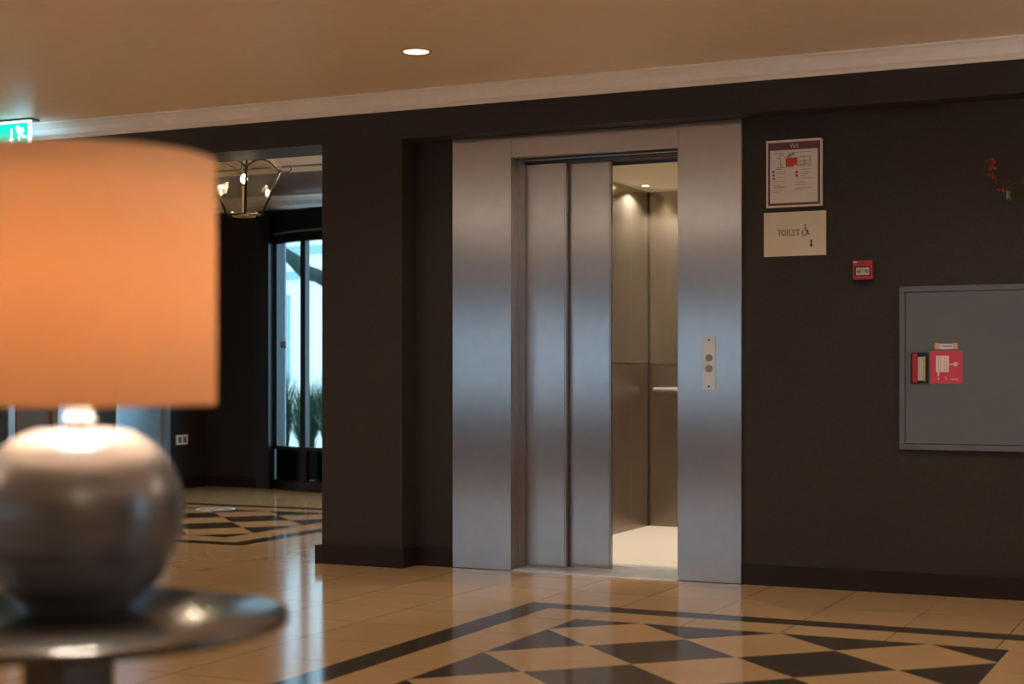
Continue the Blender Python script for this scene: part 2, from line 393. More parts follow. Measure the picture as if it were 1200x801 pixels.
# ------------------------------------------------------------------ far lobby seen through the opening
LX, LY, LZ = -8.65, 11.75, 2.60
struct('wall_lobby_side', MB().box(LX-.12, LX, 7.49, 9.20, 0, LZ).box(LX-.12, LX, 9.90, 10.47, 0, LZ).box(LX-.12, LX, 11.20, LY, 0, LZ)
       .box(LX-.12, LX, 9.20, 9.90, 2.12, LZ).box(LX-.12, LX, 10.47, 11.20, 2.12, LZ), 'wallpaper', 'dark side wall of the entrance lobby')
struct('wall_lobby_far', MB().box(LX-.12, -8.02, LY, LY+.15, 0, LZ).box(-8.02, -5.98, LY, LY+.15, 2.47, LZ).box(-5.98, -4.2, LY, LY+.15, 0, LZ), 'wallpaper', 'dark far wall beside the glazed entrance')
struct('wall_lobby_east', MB().box(-4.22, -4.1, 7.49, LY, 0, LZ), 'wallpaper')
struct('ceiling_lobby', MB().box(LX, -4.22, 9.70, LY, LZ, LZ+.1), 'shadedceil', 'recessed lobby ceiling, tan with its shade painted in as brown')
struct('ceiling_soffit', MB().box(LX, -4.22, 7.489, 9.38, 2.50, LZ+.1).box(LX, -4.22, 9.38, 9.48, 2.53, LZ+.1).box(LX, -4.22, 9.48, 9.70, 2.50, LZ+.1), 'cream', 'cream soffit with a dark groove')
struct('trim_2', MB().box(LX, -4.22, 9.381, 9.479, 2.505, 2.53), 'black')
cornice('trim_3', LX, -4.22, LY, 2.49, LZ, .16)
struct('baseboard_lobby', MB().box(LX, LX+bt, 7.49, 9.17, 0, bh).box(LX, LX+bt, 9.93, 10.44, 0, bh).box(LX, LX+bt, 11.23, LY, 0, bh).box(LX+bt, -8.06, LY-bt, LY, 0, bh), 'base')
# doors in the side wall
d = MB().box(LX-.09, LX-.04, 10.52, 11.15, 0.005, 2.07); o = d.build('door_2', 'bluesteel', None, .003); o['kind'] = 'structure'; o['label'] = 'blue grey metal door leaf in the side wall'
ORG['door_2'] = ORG[o.name]
MB().box(LX-.11, LX+.012, 10.47, 10.52, 0, 2.12).box(LX-.11, LX+.012, 11.15, 11.20, 0, 2.12).box(LX-.11, LX+.012, 10.52, 11.15, 2.07, 2.12).build('door_frame', 'bluesteel', o)
MB().tube([(LX-.04, 10.60, 1.02), (LX, 10.60, 1.02), (LX+.005, 10.72, 1.02)], .009).build('door_handle', 'chrome', o)
d = MB().box(LX-.09, LX-.04, 9.28, 9.76, 0.005, 2.07).box(LX-.04, LX-.03, 9.34, 9.70, .2, .95).box(LX-.04, LX-.03, 9.34, 9.70, 1.1, 1.95)
o = d.build('door_3', 'wood', None, .003); o['kind'] = 'structure'; o['label'] = 'brown wooden door leaf in the side wall'
MB().box(LX-.11, LX+.012, 9.21, 9.28, 0, 2.12).box(LX-.11, LX+.012, 9.76, 9.88, 0, 2.12).box(LX-.11, LX+.012, 9.28, 9.76, 2.07, 2.12).build('door_frame', 'bluesteel', o)
# curved glazed entrance
DC, DR = (-7.0, 13.05), 1.6
def arc(x): return DC[1]-math.sqrt(DR*DR-(x-DC[0])**2)
def curved(b, x0, x1, z0, z1, th=.04, off=0, n=16, m=0):
    vs = []; fs = []
    for i in range(n+1):
        x = x0+(x1-x0)*i/n; y = arc(x)+off
        vs += [(x, y, z0), (x, y, z1), (x, y+th, z1), (x, y+th, z0)]
    for i in range(n):
        a = i*4; c = a+4
        for k in range(4): fs.append((a+k, a+(k+1)%4, c+(k+1)%4, c+k))
    fs += [(0,1,2,3), tuple(reversed((n*4, n*4+1, n*4+2, n*4+3)))]
    b.add(vs, fs, m, False); return b
b = MB(); XL, XR = -8.0, -6.0
curved(b, XL, XR, 0.0, .085, .07, -.01); curved(b, XL, XR, .355, .385, .05)
curved(b, XL, XR, 2.18, 2.25, .06, -.005); curved(b, XL, XR, 2.25, 2.465, .05, .01)
b.box(-8.03, -7.895, LY-.12, LY+.16, 0, 2.465).box(-6.10, -5.97, LY-.12, LY+.16, 0, 2.465)
dr = b.build('door_1', 'frame', None, 0); dr['kind'] = 'structure'; dr['label'] = 'curved glazed entrance door with dark metal frame'
for x in (-7.455, -6.545):
    MB().box(x-.026, x+.026, arc(x)-.012, arc(x)+.055, .085, 2.18).build('mullion', 'frame', dr)
MB().box(-7.885, -7.86, arc(-7.87)-.0, arc(-7.87)+.045, .385, 2.18).build('mullion', 'frame', dr)
curved(MB(), -7.885, -6.115, .385, 2.18, .006, .02).build('glass_pane', 'glass', dr)
curved(MB(), -7.885, -6.115, .085, .355, .006, .02).build('kick_panel', 'kickglass', dr)
curved(MB(), XL+.03, XR-.03, 2.262, 2.276, .03, -.02).build('moulding', 'bluesteel', dr)
x = -7.73
g = MB().box(x-.004, x+.004, arc(x)+.01, arc(x)+.019, .385, 2.18); g.box(x-.03, x+.03, arc(x)-.012, arc(x)+.012, 1.25, 1.31)
g.build('glass_edge_lock', 'bluesteel', dr)
# outdoors
struct('ground', MB().box(-22, 4, 12.0, 26, -.12, -.02), 'paving', 'pale paving outside the entrance')
fc = thing('building', 'pale rendered building across the street, seen through the entrance glass', 'building', (-13, 21, -.02))
MB().box(-22, -3, 21, 21.4, -.02, 7).build('wall', 'facade', fc)
for zz in (2.55, 2.95): MB().box(-22, -3, 20.93, 21, zz, zz+.12).build('ledge', 'shutter', fc)
for xx in (-15.6, -14.4, -13.05, -12.0):
    w = MB().box(xx, xx+.55, 20.96, 21, .9, 2.3).build('window', 'shutter', fc)
for xx in (-14.85, -13.6, -12.5): MB().box(xx, xx+.12, 20.9, 21, 0, 2.55).build('pilaster', 'facade', fc)
pl = thing('planter_box', 'long dark planter box outside the entrance glass', 'planter', (-8.8, 13.5, -.02))
q = MB().box(-10.4, -7.2, 13.3, 13.33, -.02, .26).box(-10.4, -7.2, 13.67, 13.7, -.02, .26).box(-10.4, -10.37, 13.33, 13.67, -.02, .26).box(-7.23, -7.2, 13.33, 13.67, -.02, .26).box(-10.37, -7.23, 13.33, 13.67, -.02, .0)
q.build('box', 'planter', pl); MB().box(-10.37, -7.23, 13.33, 13.67, .0, .22).build('soil', 'bark', pl)
glabels = ['sparse ornamental grass at the left of the planter outside the entrance', 'tall ornamental grass clump behind the left glass pane',
           'dense bushy grass clump behind the door mullion', 'dense dark green grass clump nearest the pillar']
for i, (gx, n, h) in enumerate(((-9.30, 160, .55), (-9.02, 420, .95), (-8.70, 700, .78), (-8.40, 800, .95))):
    r = MB()
    for k in range(n):
        a = random.uniform(0, 2*PI); sp = random.uniform(.02, .30); hh = h*random.uniform(.4, 1.05)
        bx, by = gx+random.uniform(-.06, .06), 13.5+random.uniform(-.05, .05)
        w = random.uniform(.005, .011); pts = []
        for t in (0, .35, .7, 1): pts.append(Vector((bx+math.cos(a)*sp*t**1.6, by+math.sin(a)*sp*.8*t**1.6, .22+hh*(t-.12*t*t))))
        side = Vector((-math.sin(a), math.cos(a), 0))*w
        vs = []
        for t, p in zip((1, .9, .6, .08), pts): vs += [p-side*t, p+side*t]
        r.add(vs, [(0,1,3,2), (2,3,5,4), (4,5,7,6)])
    tag(r.build('ornamental_grass', 'foliage'), glabels[i], 'plant', 'ornamental grasses outside')
tr = thing('tree', 'tree whose curved dark limb hangs across the entrance glass', 'tree', (-7.4, 14.6, -.02))
MB().tube([(-7.4, 14.6, -.02), (-7.38, 14.6, 1.0), (-7.42, 14.6, 2.0), (-7.3, 14.6, 3.4), (-7.2, 14.6, 5)], [.16, .13, .12, .10, .06]).build('trunk', 'bark', tr)
MB().tube([(-7.41, 14.6, 1.80), (-8.2, 14.58, 1.84), (-8.75, 14.56, 1.93), (-9.07, 14.53, 2.02), (-9.21, 14.5, 2.10), (-9.36, 14.5, 2.14), (-9.50, 14.5, 2.27), (-9.65, 14.5, 2.37), (-9.73, 14.5, 2.40)],
          [.10, .09, .085, .08, .075, .085, .08, .06, .02], 12).build('limb', 'bark', tr)

# ------------------------------------------------------------------ lift
el = thing('elevator_entrance', 'brushed steel lift entrance with half open sliding doors', 'elevator', (-3.0, 7.28, 0))
MB().box(-3.79, -3.451, 7.28, YW, .002, 2.241).build('side_panel', 'steel', el, .0015)
MB().box(-2.541, -2.224, 7.28, YW, .002, 2.241).build('side_panel', 'steel', el, .0015)
MB().box(-3.449, -2.543, 7.28, YW, 2.128, 2.241).build('lintel_panel', 'steel', el, .0015)
MB().box(-3.462, -3.449, 7.3, 7.425, .0, 2.128).box(-3.449, -3.440, 7.37, 7.425, .0, 2.128).box(-3.440, -3.434, 7.40, 7.425, .0, 2.128).build('door_jamb', 'steel', el, .001)
MB().box(-2.554, -2.541, 7.3, 7.60, .02, 2.128).build('door_jamb', 'steel', el, .001)
MB().box(-3.449, -2.554, 7.30, 7.34, 2.128, 2.15).box(-3.449, -2.554, 7.34, 7.42, 2.140, 2.15).box(-3.449, -2.554, 7.375, 7.39, 2.118, 2.14).build('door_header', 'steel', el)
MB().box(-3.70, -2.554, 7.42, 7.605, 2.112, 2.16).box(-3.70, -2.554, 7.455, 7.475, 2.106, 2.112).box(-3.70, -2.554, 7.585, 7.605, 2.098, 2.112).build('door_track', 'track', el)
def leaf(x0, x1, y0, y1):
    p = MB().box(x0, x1, y0, y1, .012, 2.106); p.box(x1-.004, x1+.006, y0+.004, y1+.012, .012, 2.106)
    return p.build('door_leaf', 'steel', el, .002)
leaf(-3.668, -3.216, 7.43, 7.452); leaf(-3.44, -2.987, 7.482, 7.504)
sl = MB().box(-3.449, -2.554, 7.285, 7.60, -.02, .003)
for k in range(9): sl.box(-3.449, -2.554, 7.30+k*.033, 7.312+k*.033, .004, .008)
sl.build('door_sill', 'alu', el)
cp = MB().box(-2.420, -2.351, 7.276, 7.28, .937, 1.191).build('call_plate', 'plate', el, .001)
for zc, up in ((1.091, 1), (1.039, -1)):
    k = MB().ring((-2.385, zc), .0, .0165, 7.272, 7.276, 0, 28)
    k.ring((-2.385, zc), .0105, .0125, 7.2705, 7.272, 1, 28)
    k.stroke([(-2.391, zc-.004*up), (-2.385, zc+.006*up), (-2.379, zc-.004*up), (-2.391, zc-.004*up)], .002, 7.2705, 7.272, 1)
    k.build('call_button', ['track', 'label'], cp)
for zc in (1.178, .952): MB().ring((-2.385, zc), 0, .005, 7.274, 7.276, 0, 14).build('screw', 'ink', cp)
# lift shaft
struct('wall_shaft', MB().box(-4.02, -3.76, 7.42, 10.05, 0, 2.6).box(-2.02, -1.9, 7.42, 10.05, 0, 2.6).box(-3.76, -2.02, 9.93, 10.05, 0, 2.6)
       .box(-3.76, -2.02, 7.42, 9.93, 2.35, 2.6).box(-2.55, -2.02, 7.44, 7.60, 0, 2.3), 'concrete')
# cab
cb = thing('elevator_cab', 'lit lift cabin with steel walls behind the half open doors', 'elevator', (-2.9, 8.75, 0))
X0, X1, Y0, Y1 = -3.66, -2.12, 7.62, 9.88
MB().box(X0-.03, X1+.03, Y0, Y1+.03, -.05, 0.0).build('cab_floor', 'cabfloor', cb)
MB().box(X0, X1, Y0, Y0+.07, .0, .012).build('cab_sill', 'alu', cb, .001)
MB().box(X0-.03, X1+.03, Y0, Y1+.03, 2.235, 2.28).build('cab_ceiling', 'cabceil', cb)
def wallpanels(nm, side):
    segs = [(7.70, 8.20), (8.205, 8.87), (8.875, 9.54), (9.545, Y1)] if side else [(X0, -2.9), (-2.895, X1)]
    return segs
up = MB(); lo = MB()
for a, c in wallpanels('', 1):
    up.box(X0-.03, X0, a, c, 1.09, 2.235); lo.box(X0-.03, X0, a, c, 0, 1.084)
up.build('side_wall', 'cabmirror', cb, .0008); lo.build('lower_side_wall', 'cabsteel', cb, .0008)
MB().box(X0-.029, X0-.003, 7.70, Y1, 1.083, 1.091).build('dado_strip', 'track', cb)
MB().box(X0, X1, Y1, Y1+.03, 1.09, 2.235).build('rear_wall', 'cabmirror', cb); MB().box(X0, X1, Y1, Y1+.03, 0, 1.084).build('lower_rear_wall', 'cabsteel', cb)
MB().box(X0, X1, Y1-.003, Y1, 1.078, 1.092).build('dado_strip', 'chrome', cb)
MB().box(X0, X0+.008, Y1-.008, Y1, 0, 2.235).build('corner_trim', 'track', cb)
MB().box(X1, X1+.03, 7.70, Y1, 0, 2.235).build('side_wall', 'cabsteel', cb)
hr = MB().tube([(-3.605, Y1-.055, .915), (-2.2, Y1-.055, .915)], .014, 16)
for xx in (-3.5, -2.9, -2.3): hr.box(xx, xx+.02, Y1-.04, Y1, .905, .92)
hr.build('handrail', 'plate', cb)
MB().box(X0-.03, -3.46, Y0+.0, 7.70, .012, 2.235).build('return_panel', 'cabsteel', cb)
MB().box(-2.53, X1+.03, Y0+.0, 7.70, .012, 2.235).build('return_panel', 'cabsteel', cb)
cabspots = [(-3.545, 9.51), (-3.545, 8.25), (-2.35, 9.51), (-2.35, 8.25)]
for (sx, sy) in cabspots:
    r_ = MB().shell([(.026, 0), (.036, 0), (.036, -.004), (.026, -.004)], (sx, sy, 2.235), 24).build('spotlight_ring', 'chrome', cb)
    MB().lathe([(.0255, -.003), (.0255, .0)], (sx, sy, 2.2345), 24).build('lens', 'cablens', r_)

# ------------------------------------------------------------------ signs and wall fittings
W0 = YW
e = thing('evacuation_plan', 'framed evacuation plan with red block and maroon border on dark wall', 'sign', (-1.967, W0, 1.806))
MB().prism([(-2.103, 1.806), (-1.832, 1.806), (-1.832, 2.121), (-1.840, 2.126), (-2.103, 2.126)], W0-.010, W0).build('backing_board', 'paper', e)
b = MB(); y0, y1 = W0-.0112, W0-.010
b.prism([(-2.094, 1.815), (-1.842, 1.815), (-1.842, 2.115), (-2.094, 2.115)], y0+.0006, y1, 0)
b.prism([(-2.084, 1.826), (-1.853, 1.826), (-1.853, 2.078), (-2.084, 2.078)], y0, y0+.0006, 1)
b.build('printed_sheet', ['maroon', 'paper'], e)
b = MB(); y0, y1 = W0-.0120, W0-.0112
def PX(u): return -2.103+(u-50)/(1100-50)*.271        # plan artwork laid out on its own width
def PZ(v): return 2.126-(v-60)/(1300-60)*.320
b.prism([(PX(420), PZ(560)), (PX(575), PZ(560)), (PX(575), PZ(530)), (PX(640), PZ(530)), (PX(640), PZ(395)), (PX(420), PZ(395))], y0, y1, 0)
for u0, v0, u1, v1 in ((640, 390, 870, 380), (640, 520, 880, 515), (640, 470, 880, 465), (870, 380, 880, 545), (640, 545, 870, 545), (765, 380, 765, 545), (310, 350, 320, 570), (260, 395, 310, 395), (250, 570, 400, 570), (250, 560, 250, 600), (360, 330, 415, 390), (290, 330, 360, 330), (345, 500, 345, 570), (460, 390, 465, 340), (575, 325, 575, 390), (250, 600, 340, 600)):
    b.stroke([(PX(u0), PZ(v0)), (PX(u1), PZ(v1))], .0018, y0, y1, 1)
b.stroke([(PX(460), PZ(380)), (PX(500), PZ(340)), (PX(570), PZ(320))], .005, y0, y1, 1)
b.stroke([(PX(520), PZ(395)), (PX(505), PZ(360))], .003, y0, y1, 1)
for u, v in ((190, 640), (190, 765), (190, 700)):
    b.prism([(PX(u-20), PZ(v+22)), (PX(u+22), PZ(v+22)), (PX(u+22), PZ(v-18)), (PX(u-20), PZ(v-18))], y0, y1, 0 if v == 700 else 2)
for v in (665, 725): b.prism([(PX(600), PZ(v+22)), (PX(652), PZ(v+22)), (PX(652), PZ(v-20)), (PX(600), PZ(v-20))], y0, y1, 0)
for u0, u1, v in ((250, 420, 640), (250, 400, 680), (250, 370, 740), (700, 900, 620), (700, 900, 665), (700, 860, 700), (700, 800, 735), (170, 400, 820), (170, 320, 890), (185, 430, 920), (185, 400, 935), (185, 370, 980), (185, 300, 1015), (600, 930, 780), (600, 780, 850), (600, 820, 895), (600, 900, 960), (600, 740, 990), (200, 900, 300)):
    b.stroke([(PX(u0), PZ(v)), (PX(u1), PZ(v))], .0016, y0, y1, 2)
b.build('printed_plan', ['redprint', 'ink', 'greyink'], e)
# title word, drawn as strokes
def word(b, segs, x, z, h, w, y0, y1, m=0):
    for g in segs: b.stroke([(x+p[0]*h, z+p[1]*h) for p in g], w, y0, y1, m)
b = MB(); tx, tz, th = -1.985, 2.088, .018
word(b, [[(0, 1), (.3, 0), (.6, 1)], [(.85, .3), (.85, .05), (1.1, 0), (1.25, .3), (1.1, .6), (.85, .55), (.85, .3)], [(1.6, 0), (1.6, 1)], [(2.0, .9), (2.0, .1), (2.2, 0)], [(1.85, .62), (2.2, .62)]], tx, tz, th, .0018, W0-.0115, W0-.0110)
b.build('title_lettering', 'paper', e)

t = thing('toilet_sign', 'cream sign reading TOILET with wheelchair symbol and down arrow', 'sign', (-1.965, W0, 1.573))
MB().box(-2.115, -1.815, W0-.010, W0, 1.573, 1.783).build('board', 'toilet', t, .001)
b = MB(); y0, y1 = W0-.0112, W0-.010
hL = .026; zb = 1.671; x = -2.057
def serif(x, z, w=.008): b.stroke([(x-w/2, z), (x+w/2, z)], .0016, y0, y1)
def LT(x):
    b.stroke([(x+.010, zb), (x+.010, zb+hL)], .0032, y0, y1); b.stroke([(x, zb+hL), (x+.020, zb+hL)], .0018, y0, y1)
    b.stroke([(x, zb+hL), (x, zb+hL-.005)], .0014, y0, y1); b.stroke([(x+.020, zb+hL), (x+.020, zb+hL-.005)], .0014, y0, y1); serif(x+.010, zb)
LT(x)
b.ring((x+.036, zb+hL/2), .0095, .0130, y0, y1, 0, 24)
b.stroke([(x+.057, zb), (x+.057, zb+hL)], .0032, y0, y1); serif(x+.057, zb); serif(x+.057, zb+hL)
b.stroke([(x+.070, zb), (x+.070, zb+hL)], .0032, y0, y1); b.stroke([(x+.066, zb), (x+.082, zb), (x+.083, zb+.006)], .0018, y0, y1); serif(x+.070, zb+hL)
b.stroke([(x+.092, zb), (x+.092, zb+hL)], .0032, y0, y1); b.stroke([(x+.088, zb), (x+.105, zb), (x+.106, zb+.006)], .0018, y0, y1)
b.stroke([(x+.088, zb+hL), (x+.105, zb+hL), (x+.105, zb+hL-.005)], .0018, y0, y1); b.stroke([(x+.092, zb+hL/2), (x+.101, zb+hL/2)], .0018, y0, y1)
LT(x+.110)
b.v = [(-2.047+(v[0]+2.057)*.82, v[1], v[2]) for v in b.v]
b.build('lettering', 'ink', t)
b = MB(); cx, cz = -1.916, 1.682
b.ring((cx, cz), .0125, .0165, y0, y1, 0, 24, -PI*1.35, PI*.3)
b.ring((cx+.003, cz+.043), 0, .0045, y0, y1, 0, 14)
b.stroke([(cx+.002, cz+.036), (cx+.003, cz+.014), (cx+.016, cz+.013), (cx+.022, cz-.010), (cx+.026, cz-.009)], .0040, y0, y1)
b.stroke([(cx+.002, cz+.026), (cx+.013, cz+.025)], .003, y0, y1)
b.v = [(cx+(v[0]-cx)*.85, v[1], cz+(v[2]-cz)*.85) for v in b.v]
b.build('wheelchair_symbol', 'ink', t)
b = MB(); ax = -1.884
b.stroke([(ax, 1.644), (ax, 1.620)], .007, y0, y1); b.prism([(ax-.009, 1.624), (ax, 1.610), (ax+.009, 1.624)], y0, y1)
b.stroke([(ax-.004, 1.645), (ax+.004, 1.645)], .004, y0, y1)
b.build('down_arrow', 'ink', t)

a = thing('fire_call_point', 'small red fire alarm call point on the dark wall', 'fire alarm', (-1.635, W0, 1.451))
MB().box(-1.680, -1.590, W0-.045, W0, 1.451, 1.539).build('housing', 'red', a, .003)
b = MB().box(-1.672, -1.598, W0-.0465, W0-.045, 1.467, 1.511, 1).box(-1.664, -1.603, W0-.0475, W0-.0465, 1.471, 1.505, 0)
b.build('break_glass', ['pale', 'blackgap'], a)
b = MB()
for xx in (-1.652, -1.614): b.ring((xx, 1.488), .004, .008, W0-.0485, W0-.0475, 0, 14)
b.stroke([(-1.642, 1.480), (-1.642, 1.498)], .002, W0-.0485, W0-.0475); b.stroke([(-1.634, 1.480), (-1.634, 1.498)], .002, W0-.0485, W0-.0475); b.stroke([(-1.626, 1.480), (-1.626, 1.498)], .002, W0-.0485, W0-.0475)
b.build('pictogram', 'ink', a)
MB().box(-1.678, -1.660, W0-.0465, W0-.045, 1.529, 1.535).build('status_sticker', 'label', a)
MB().box(-1.655, -1.625, W0-.0465, W0-.045, 1.521, 1.528).build('marking', 'maroon', a)

# fire hose cabinet
h = thing('fire_hose_cabinet', 'large grey fire hose cabinet with red hose sticker at the right', 'cabinet', (-1.07, W0, .664))
cx0, cx1, cz0, cz1 = -1.470, -.67, .664, 1.414
b = MB(); fw = .026
b.box(cx0, cx1, W0-.022, W0, cz0, cz0+fw).box(cx0, cx1, W0-.022, W0, cz1-fw, cz1).box(cx0, cx0+fw, W0-.022, W0, cz0+fw, cz1-fw).box(cx1-fw, cx1, W0-.022, W0, cz0+fw, cz1-fw)
b.build('cabinet_frame', 'cabinet', h, .002)
MB().box(cx0+fw, cx1-fw, W0-.010, W0, cz0+fw, cz1-fw).build('frame_gap', 'blackgap', h)
dd = MB().box(cx0+fw+.003, cx1-fw-.003, W0-.024, W0-.010, cz0+fw+.003, cz1-fw-.003).build('cabinet_door', 'cabinet', h, .002)
yy = W0-.024
k = MB().box(-1.418, -1.334, yy-.002, yy, .966, 1.112, 1); k.box(-1.418, -1.334, yy-.004, yy, 1.110, 1.113, 0).box(-1.418, -1.334, yy-.004, yy, .965, .968, 0).box(-1.419, -1.417, yy-.004, yy, .965, 1.113, 0).box(-1.336, -1.334, yy-.004, yy, .965, 1.113, 0)
k = k.build('key_box', ['cabinet', 'blackgap'], dd)
MB().prism([(-1.408, .973), (-1.386, .973), (-1.386, 1.106), (-1.408, 1.106), (-1.408, 1.086), (-1.412, 1.082), (-1.412, 1.104), (-1.415, 1.104), (-1.407, 1.064), (-1.405, 1.04), (-1.407, 1.0), (-1.415, .977), (-1.412, .976)][:4], yy-.014, yy-.002).build('red_handle', 'red', dd, .001)
b = MB().box(-1.384, -1.358, yy-.006, yy-.002, .982, 1.090, 0).box(-1.356, -1.351, yy-.008, yy-.002, .978, 1.094, 1)
b.build('break_window', ['pale', 'brassy'], dd)
s = MB().box(-1.330, -1.186, yy-.0015, yy, .968, 1.118).build('hose_sticker', 'redfoil', dd)
b = MB(); ya, yb = yy-.0028, yy-.0015
sx = lambda u: -1.330+(u-92)/(640-92)*.144
sz = lambda v: 1.118-(v-210)/(750-210)*.150
b.prism([(sx(195), sz(560)), (sx(412), sz(560)), (sx(412), sz(295)), (sx(195), sz(295))], ya+.0005, yb, 0)
for u in (235, 275, 335, 380): b.stroke([(sx(u), sz(310)), (sx(u), sz(545))], .0016, ya, ya+.0005, 1)
b.stroke([(sx(412), sz(432)), (sx(500), sz(432))], .004, ya, yb); b.ring((sx(527), sz(432)), .004, .010, ya, yb, 0, 16)
b.stroke([(sx(500), sz(432)), (sx(565), sz(432))], .003, ya, yb); b.stroke([(sx(527), sz(400)), (sx(527), sz(465))], .003, ya, yb)
b.stroke([(sx(235), sz(560)), (sx(235), sz(620))], .007, ya, yb); b.prism([(sx(222), sz(660)), (sx(248), sz(660)), (sx(235), sz(692))], ya, yb)
b.stroke([(sx(440), sz(682)), (sx(568), sz(682))], .003, ya, yb); b.stroke([(sx(350), sz(640)), (sx(380), sz(690))], .002, ya, yb)
b.build('hose_reel_symbol', ['paper', 'redfoil'], dd)
b = MB().box(-1.308, -1.288, yy-.006, yy, 1.124, 1.152, 0).box(-1.226, -1.206, yy-.006, yy, 1.124, 1.152, 0).box(-1.287, -1.227, yy-.004, yy, 1.124, 1.149, 1)
b.stroke([(-1.280, 1.139), (-1.233, 1.139)], .004, yy-.0046, yy-.004, 2)
b.build('seal_tag', ['brassy', 'label', 'greyink'], dd)

# berry spray
bs = thing('berry_spray', 'spray of red berries with a pale leaf on the wall, upper right', 'flower', (-.95, W0, 1.79))
path = [(-1.060, 7.22, 1.975), (-1.050, 7.21, 1.935), (-1.043, 7.205, 1.90), (-1.030, 7.20, 1.86), (-1.012, 7.20, 1.825), (-.985, 7.20, 1.83), (-.955, 7.20, 1.853), (-.915, 7.21, 1.872), (-.85, 7.22, 1.87), (-.76, 7.25, 1.89), (-.68, W0-.004, 1.90)]
MB().tube(path, .0028, 6).build('stem', 'stem', bs)
rnd = random.Random(3)
for seg, cnt in ((0, 6), (1, 4), (2, 4), (3, 4), (4, 3), (6, 2), (7, 6), (8, 4)):
    for q in range(cnt):
        t_ = rnd.random(); p = Vector(path[seg]).lerp(Vector(path[seg+1]), t_)
        p += Vector((rnd.uniform(-.016, .016), rnd.uniform(-.012, .008), rnd.uniform(-.014, .014)))
        dk = rnd.random() < (.25 if seg in (0, 7) else .45)
        MB().ball(p, rnd.uniform(.0055, .0085), 0, 10).build('berry', 'darkberry' if dk else 'berry', bs)
for (px, pz, w, hh, m_, tl) in ((-.982, 1.782, .007, .045, 'leaf', .004), (-.966, 1.778, .006, .048, 'leafd', -.006)):
    n = 8; vs = []; fs = []
    for i in range(n+1):
        t_ = i/n; ww = w*math.sin(PI*min(.98, t_+.04))**.8; xx = px+tl*math.sin(t_*PI); zz = pz+hh*t_; 
        vs += [(xx-ww, 7.192, zz), (xx, 7.186, zz), (xx+ww, 7.192, zz), (xx, 7.194, zz)]
    for i in range(n):
        for k_ in range(4): fs.append((i*4+k_, i*4+(k_+1)%4, i*4+4+(k_+1)%4, i*4+4+k_))
    MB().add(vs, fs, 0, True).build('leaf', m_, bs)

# sockets on the lobby side wall
s = thing('wall_socket', 'white double wall socket low on the dark lobby side wall', 'socket', (LX, 11.37, .392))
MB().box(LX, LX+.012, 11.29, 11.45, .392, .480).build('plate', 'white', s, .002)
for yy_ in (11.335, 11.405):
    MB().box(LX+.012, LX+.015, yy_-.022, yy_+.022, .410, .462).build('outlet', 'greyink', s, .002)

# round floor marker
fx, fy = -7.07, 9.712
fm = thing('floor_sticker', 'round floor sticker with white rim on the lobby tiles', 'sticker', (fx, fy, 0))
MB().shell([(.130, .0), (.148, .0), (.148, .0015), (.130, .0015)], (fx, fy, .0005), 40).build('rim', 'label', fm)
MB().lathe([(.129, .0), (.129, .001)], (fx, fy, .0005), 40).build('disc', 'greyink', fm)
for s_ in (-1, 1):
    MB().box(fx+s_*.045-.018, fx+s_*.045+.018, fy-.06, fy+.03, .0016, .0022).build('footprint_symbol', 'label', fm)

# ------------------------------------------------------------------ downlights
lamps = [(-3.44, 6.25, 'round recessed downlight glowing in the tan ceiling above the lift'),
         (-1.2, 6.0, 'added unseen downlight in the ceiling right of the frame'), (-6.2, 4.6, 'added unseen downlight in the ceiling left of the lamp'),
         (-3.6, 3.6, 'added unseen downlight over the middle of the room'), (-.6, 3.2, 'added unseen downlight in the ceiling nearest the camera')]
dl = thing('ceiling_downlight', lamps[0][2], 'ceiling light', (lamps[0][0], lamps[0][1], ZC), 'recessed downlights in the main ceiling')
cc = (lamps[0][0], lamps[0][1], ZC)
MB().shell([(.056, -.001), (.058, -.004), (.070, -.007), (.074, -.003), (.074, 0), (.056, 0)], cc, 48).build('trim_ring', 'brassy', dl)
MB().lathe([(.0555, -.003), (.0555, 0)], cc, 40).build('lens', 'lens', dl)
for (lx, ly, lb) in lamps[1:]: copy_thing(dl, (lx, ly, ZC), lb)  # unseen downlights, added to brighten the room
lobby = [(-5.4, 8.5, 2.50, 'added unseen downlight in the cream soffit by the pillar'), (-7.6, 8.6, 2.50, 'added unseen downlight in the cream soffit by the side wall'), (-5.7, 10.8, LZ, 'added unseen downlight in the recessed lobby ceiling')]
for (lx, ly, lz, lb) in lobby: copy_thing(dl, (lx, ly, lz), lb)  # unseen lobby downlights, added to lift the far floor
# unseen uplighters, added to brighten the ceiling and cornice
ups = [(1.9, 5.6, 'added unseen uplighter beside the right wall'), (1.6, -1.5, 'added unseen uplighter behind the photographer'), (-5.2, .6, 'added unseen uplighter in the middle of the room'), (-9.6, 3.8, 'added unseen uplighter near the left wall')]
u0 = thing('added_uplighter', ups[0][2], 'lamp', (ups[0][0], ups[0][1], 0), 'added uplighters for ceiling fill')
cu = (ups[0][0], ups[0][1], 0)
MB().lathe([(.14, 0), (.14, .015), (.02, .03)], cu, 40).build('base', 'iron', u0)
MB().lathe([(.012, .03), (.012, 1.70)], cu, 16).build('pole', 'iron', u0)
MB().shell([(.02, 1.70), (.12, 1.76), (.16, 1.84), (.155, 1.84), (.115, 1.765), (.02, 1.71)], cu, 40).build('bowl', 'iron', u0)
for (lx, ly, lb) in ups[1:]: copy_thing(u0, (lx, ly, 0), lb)

